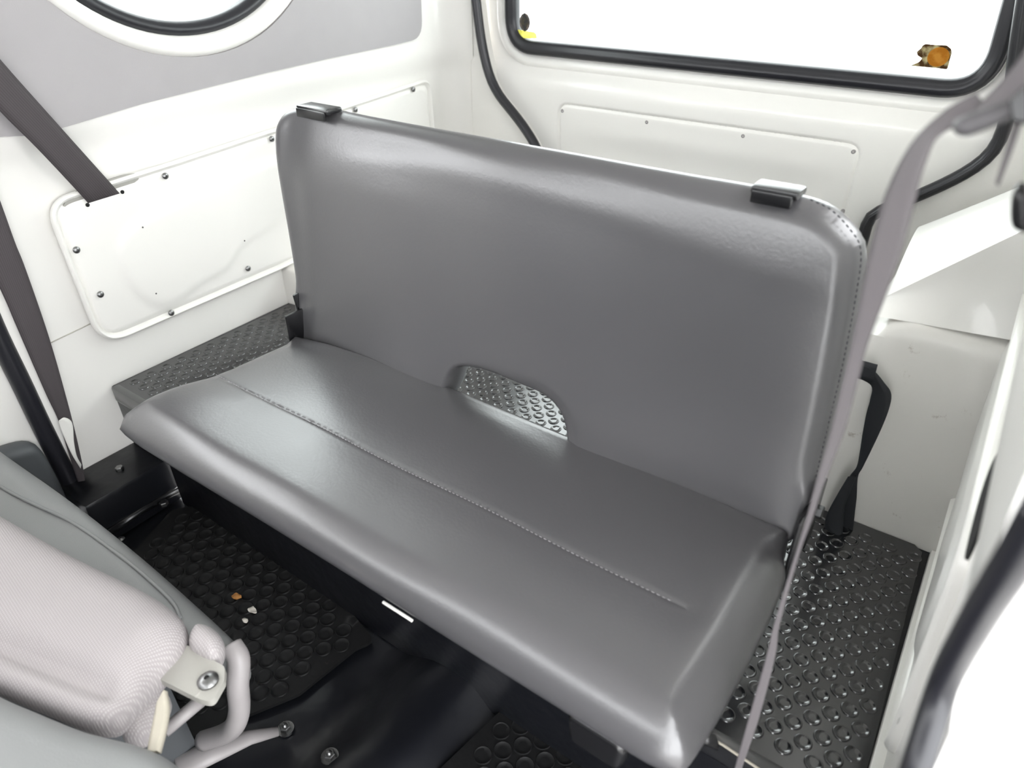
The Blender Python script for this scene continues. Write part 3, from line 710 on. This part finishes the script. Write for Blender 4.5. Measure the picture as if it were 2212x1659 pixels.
torn = [(1966, 142), (1985, 134), (1992, 126), (1982, 120), (1980, 112), (1990, 104), (1993, 98), (1999, 95), (2020, 97), (2045, 98), (2055, 106), (2056, 116), (2052, 128), (2050, 138), (2046, 150), (2020, 147)]
tpz = [at(a, b, 1, gy) for a, b in torn]
adopt(plate('torn_paper', [(p_[0], p_[2]) for p_ in tpz], lambda u, v, h: (u, gy - h, v), stickerm('brown_paper', (.10, .055, .025), (.45, .40, .25), 70), None, th=.0006, step=.003, grid=.01), s2)
c2 = at(2027, 123, 1, gy)
adopt(plate('orange_disc', disc(c2, .0185, .0170), lambda u, v, h: (u, gy - .001 - h, v), stickerm('orange_print', (.60, .25, .03), (.75, .38, .07), 60), None, th=.0006, step=.003), s2)

# ================================================================== FRONT SEAT (lower left)
fs = empty('front_seat', (.5, -.8, -.25), 'pale mesh fabric front seat with grey vinyl shell and steel hinge at the lower left', 'car seat')
def hp(z): return lambda px, py: at(px, py, 2, z)
def outline_z(pts, z): return [tuple(at(a, b, 2, z)[:2]) for a, b in pts]
shell = pillow('seat_shell', chaikin(outline_z([(-260, 770), (-100, 885), (0, 960), (150, 1062), (300, 1180), (420, 1285), (505, 1362), (528, 1392), (520, 1412), (490, 1415), (420, 1400), (330, 1370), (100, 1260), (-100, 1170), (-300, 1050)], .03), 2),
               lambda u, v, h: (u, v, -.01 + h), vinyl_seat, None, T=.09, r=.035, step=.008, grid=.012,
               top=lambda X: -.006 * np.exp(-((X[:, 1] + .725 + .02 * smoothstep(X[:, 0], .4, .7)) / .006) ** 2))
adopt(shell, fs)
for pl_ in (((-200, 905), (0, 1050), (150, 1125), (256, 1198), (320, 1250), (372, 1300), (390, 1335)),):
    adopt(tube('piping', catmull([at(a_, b_, 2, .036) for a_, b_ in pl_], 6), .0026, vinyl_seat, None, seg=8), fs)
fab_px = [(-260, 960), (-100, 1050), (0, 1112), (120, 1182), (230, 1238), (330, 1285), (395, 1330), (402, 1362), (385, 1402), (345, 1440), (300, 1500), (235, 1560), (180, 1560), (90, 1520), (0, 1485), (-150, 1420), (-300, 1350)]
fo = chaikin(outline_z(fab_px, .10), 2)
cre = np.array([at(a, b, 2, .12)[:2] for a, b in ((-200, 1330), (0, 1392), (90, 1430), (180, 1470), (250, 1492), (310, 1488), (340, 1462))])
def fab_top(X):
    d = dist(cre, X, closed=False); return -.020 * np.exp(-(d / .013) ** 2) - .008 * np.exp(-(d / .035) ** 2)
fabm = pillow('fabric_cover', fo, lambda u, v, h: (u, v, .085 + h), fabric, None, T=.085, r=.04, crown=.004, step=.007, grid=.008, top=fab_top)
adopt(fabm, fs)
fo2 = chaikin(outline_z([(408, 1372), (425, 1350), (455, 1352), (482, 1375), (480, 1400), (462, 1425), (430, 1412), (404, 1396)], .09), 2)
adopt(pillow('fabric_bolster', fo2, lambda u, v, h: (u, v, .080 + h), fabric, None, T=.05, r=.016, step=.004, grid=.006), fs)
# lower skirt of fabric by the hinge
fo3 = chaikin(outline_z([(335, 1465), (362, 1490), (360, 1510), (330, 1560), (300, 1590), (250, 1590), (270, 1540)], .06), 2)
adopt(pillow('fabric_skirt', fo3, lambda u, v, h: (u, v, .045 + h), fabric, None, T=.05, r=.02, step=.005, grid=.008), fs)
# vinyl panel nearest the camera
vo = chaikin(outline_z([(-300, 1370), (-100, 1435), (0, 1488), (90, 1525), (180, 1562), (260, 1580), (330, 1600), (390, 1640), (440, 1700), (460, 1800), (-300, 1900)], .13), 2)
vp = pillow('vinyl_panel', vo, lambda u, v, h: (u, v, .10 + h), vinyl_seat, None, T=.07, r=.03, crown=.006, step=.008, grid=.012); adopt(vp, fs)
# hinge bracket with its bolt: flat plate facing the cabin
bz = .085
bk = rounded(outline_z([(335, 1462), (402, 1392), (486, 1440), (484, 1470), (458, 1516), (430, 1510)], bz), [.004, .004, .010, .008, .010, .006])
bkt = plate('hinge_bracket', bk, lambda u, v, h: (u, v, bz + h), bracketm, None, th=.010, step=.002, grid=.01); adopt(bkt, fs)
c3 = at(450, 1472, 2, bz); b_ = screw('bolt', (c3[0], c3[1], bz), (0, 0, 1), .0115, steel, None, hexa=False); b_.parent = bkt; b_.matrix_parent_inverse = Matrix.Identity(4)
# bent frame tube
tb = tube('frame_tube', catmull([at(500, 1395, 2, .03), at(516, 1425, 2, .02), at(514, 1480, 2, -.01), at(517, 1530, 2, -.05), at(508, 1565, 2, -.08), at(485, 1585, 2, -.11), at(440, 1600, 2, -.14)], 6), .0135, greym); adopt(tb, fs)
rl = tube('rail', [at(355, 1580, 2, .0), at(450, 1500, 2, .0)], .008, greym, seg=8); adopt(rl, fs)
# cream buckle strap
cs = rib('buckle_strap', [(358, 1492), (364, 1530), (356, 1580), (344, 1625)], [(342, 1520), (334, 1560), (326, 1600), (322, 1625)], 2, .105, .10, cream, th=.006); adopt(cs, fs)
# seat pedestal
adopt(box('seat_base', (.08, -1.15, -.25), (.66, -.76, -.03), vinyl_dark, None, .02), fs)

# ================================================================== FLOOR FITTINGS
fz = -.255
arm1 = empty('seat_anchor_arm', tuple(at(600, 1560, 2, fz + .02)), 'grey steel anchor arm bolted to the floor beside the front seat', 'bracket')
adopt(tube('arm', [at(380, 1659, 2, -.19), at(470, 1620, 2, -.205), at(540, 1593, 2, -.22), at(600, 1580, 2, -.235)], [.020, .017, .012, .008], greym, squash=.6), arm1)
def bolt_stack(px, py, label):
    global fz
    b0 = at(px, py, 2, -.24); fz = float(tunnel(np.array([[b0[0], b0[1]]]))[0]) - .264; r0 = empty('floor_bolt', (b0[0], b0[1], fz + .004), label, 'bolt')
    wsh = screw('washer', (b0[0], b0[1], fz + .004), (0, 0, 1), .013, steel, None, dome=.05); adopt(wsh, r0) if False else setattr(wsh, 'parent', r0)
    wsh.matrix_parent_inverse = Matrix.Translation(-Vector(r0.location))
    hd = screw('head', (b0[0], b0[1], fz + .008), (.1, 0, 1), .0085, steel, r0, hexa=True)
    sh = screw('stud_end', (b0[0], b0[1], fz + .014), (.1, 0, 1), .005, steel, r0, dome=.9)
bolt_stack(612, 1560, 'steel floor bolt at the end of the grey anchor arm')
bolt_stack(714, 1640, 'steel floor bolt standing alone on the black floor by the bottom edge')

def foot_mat(name, pts, z, label):
    r0 = empty(name, tuple(at(*pts[0], 2, z)), label, 'mat')
    o = [tuple(at(a, b, 2, z)[:2]) for a, b in pts]; o = rounded(o, .02)
    inner = np.array(resample(o, .01))
    adopt(plate('mat_sheet', o, lambda u, v, h: (u, v, z + h), matdark, None, th=.006, grid=.02, step=.01, top=lambda X: .004 * np.exp(-((dist(inner, X) - .006) / .004) ** 2)), r0)
    A_ = np.array(o)
    def ok(x, y):
        X = np.array([[x, y]]); return inside(inner, X)[0] and dist(inner, X)[0] > .022
    studs('stud_pattern', (A_[:, 0].min(), A_[:, 0].max(), A_[:, 1].min(), A_[:, 1].max()), matdark, r0, lambda x, y: z - .0003, px_=.040, py_=.046, ro=.0150, ri=.0118, h=.0024, seg=16, ok=ok)
    return r0
foot_mat('floor_mat', [(372, 1100), (560, 1075), (810, 1385), (770, 1400), (645, 1500), (400, 1600), (150, 1350)], -.249, 'worn black ring-patterned foot mat between the front seat and bench')
foot_mat('floor_mat', [(930, 1680), (1095, 1522), (1175, 1560), (1290, 1575), (1480, 1659), (1460, 1850), (1000, 1900)], -.246, 'black ring-patterned foot mat under the right half of the bench')
def blob(name, px, py, z, s, m_, label, seed):
    rg = np.random.default_rng(seed); n = 11; c = at(px, py, 2, z)
    o = [(c[0] + s * (0.6 + .6 * rg.random()) * math.cos(2 * PI * k / n), c[1] + s * (.35 + .5 * rg.random()) * math.sin(2 * PI * k / n)) for k in range(n)]
    ob = plate(name, chaikin(o, 1), lambda u, v, h: (u, v, z + h), m_, None, th=.001, step=.002, grid=.004, top=lambda X: .0025 * np.sin(X[:, 0] * 400) * np.cos(X[:, 1] * 350) + .002)
    tag(ob, label, 'leaf' if 'leaf' in name else 'crumb'); return ob
blob('dry_leaf', 512, 1288, -.245, .011, leafm, 'small orange dry leaf scrap on the left foot mat', 3)
blob('paper_crumb', 546, 1318, -.244, .010, crumbm, 'pale crumpled scrap beside the orange leaf on the foot mat', 5)
blob('paper_crumb', 530, 1340, -.244, .007, crumbm, 'smaller pale scrap nearest the front seat on the foot mat', 8)
# seat track hardware by the left box
tr = empty('seat_track', tuple(at(330, 1110, 2, -.22)), 'black steel seat track on the floor beside the left step box', 'seat track')
adopt(tube('rail', [at(235, 1150, 2, -.23), at(300, 1105, 2, -.23), at(385, 1058, 2, -.23)], .009, blackm, seg=10), tr)
c5 = at(355, 1090, 2, -.235); screw('bolt', tuple(c5), (0, 0, 1), .009, steel, tr, hexa=True)
c5 = at(262, 1165, 2, -.235); screw('bolt', tuple(c5), (0, 0, 1), .007, steel, tr)
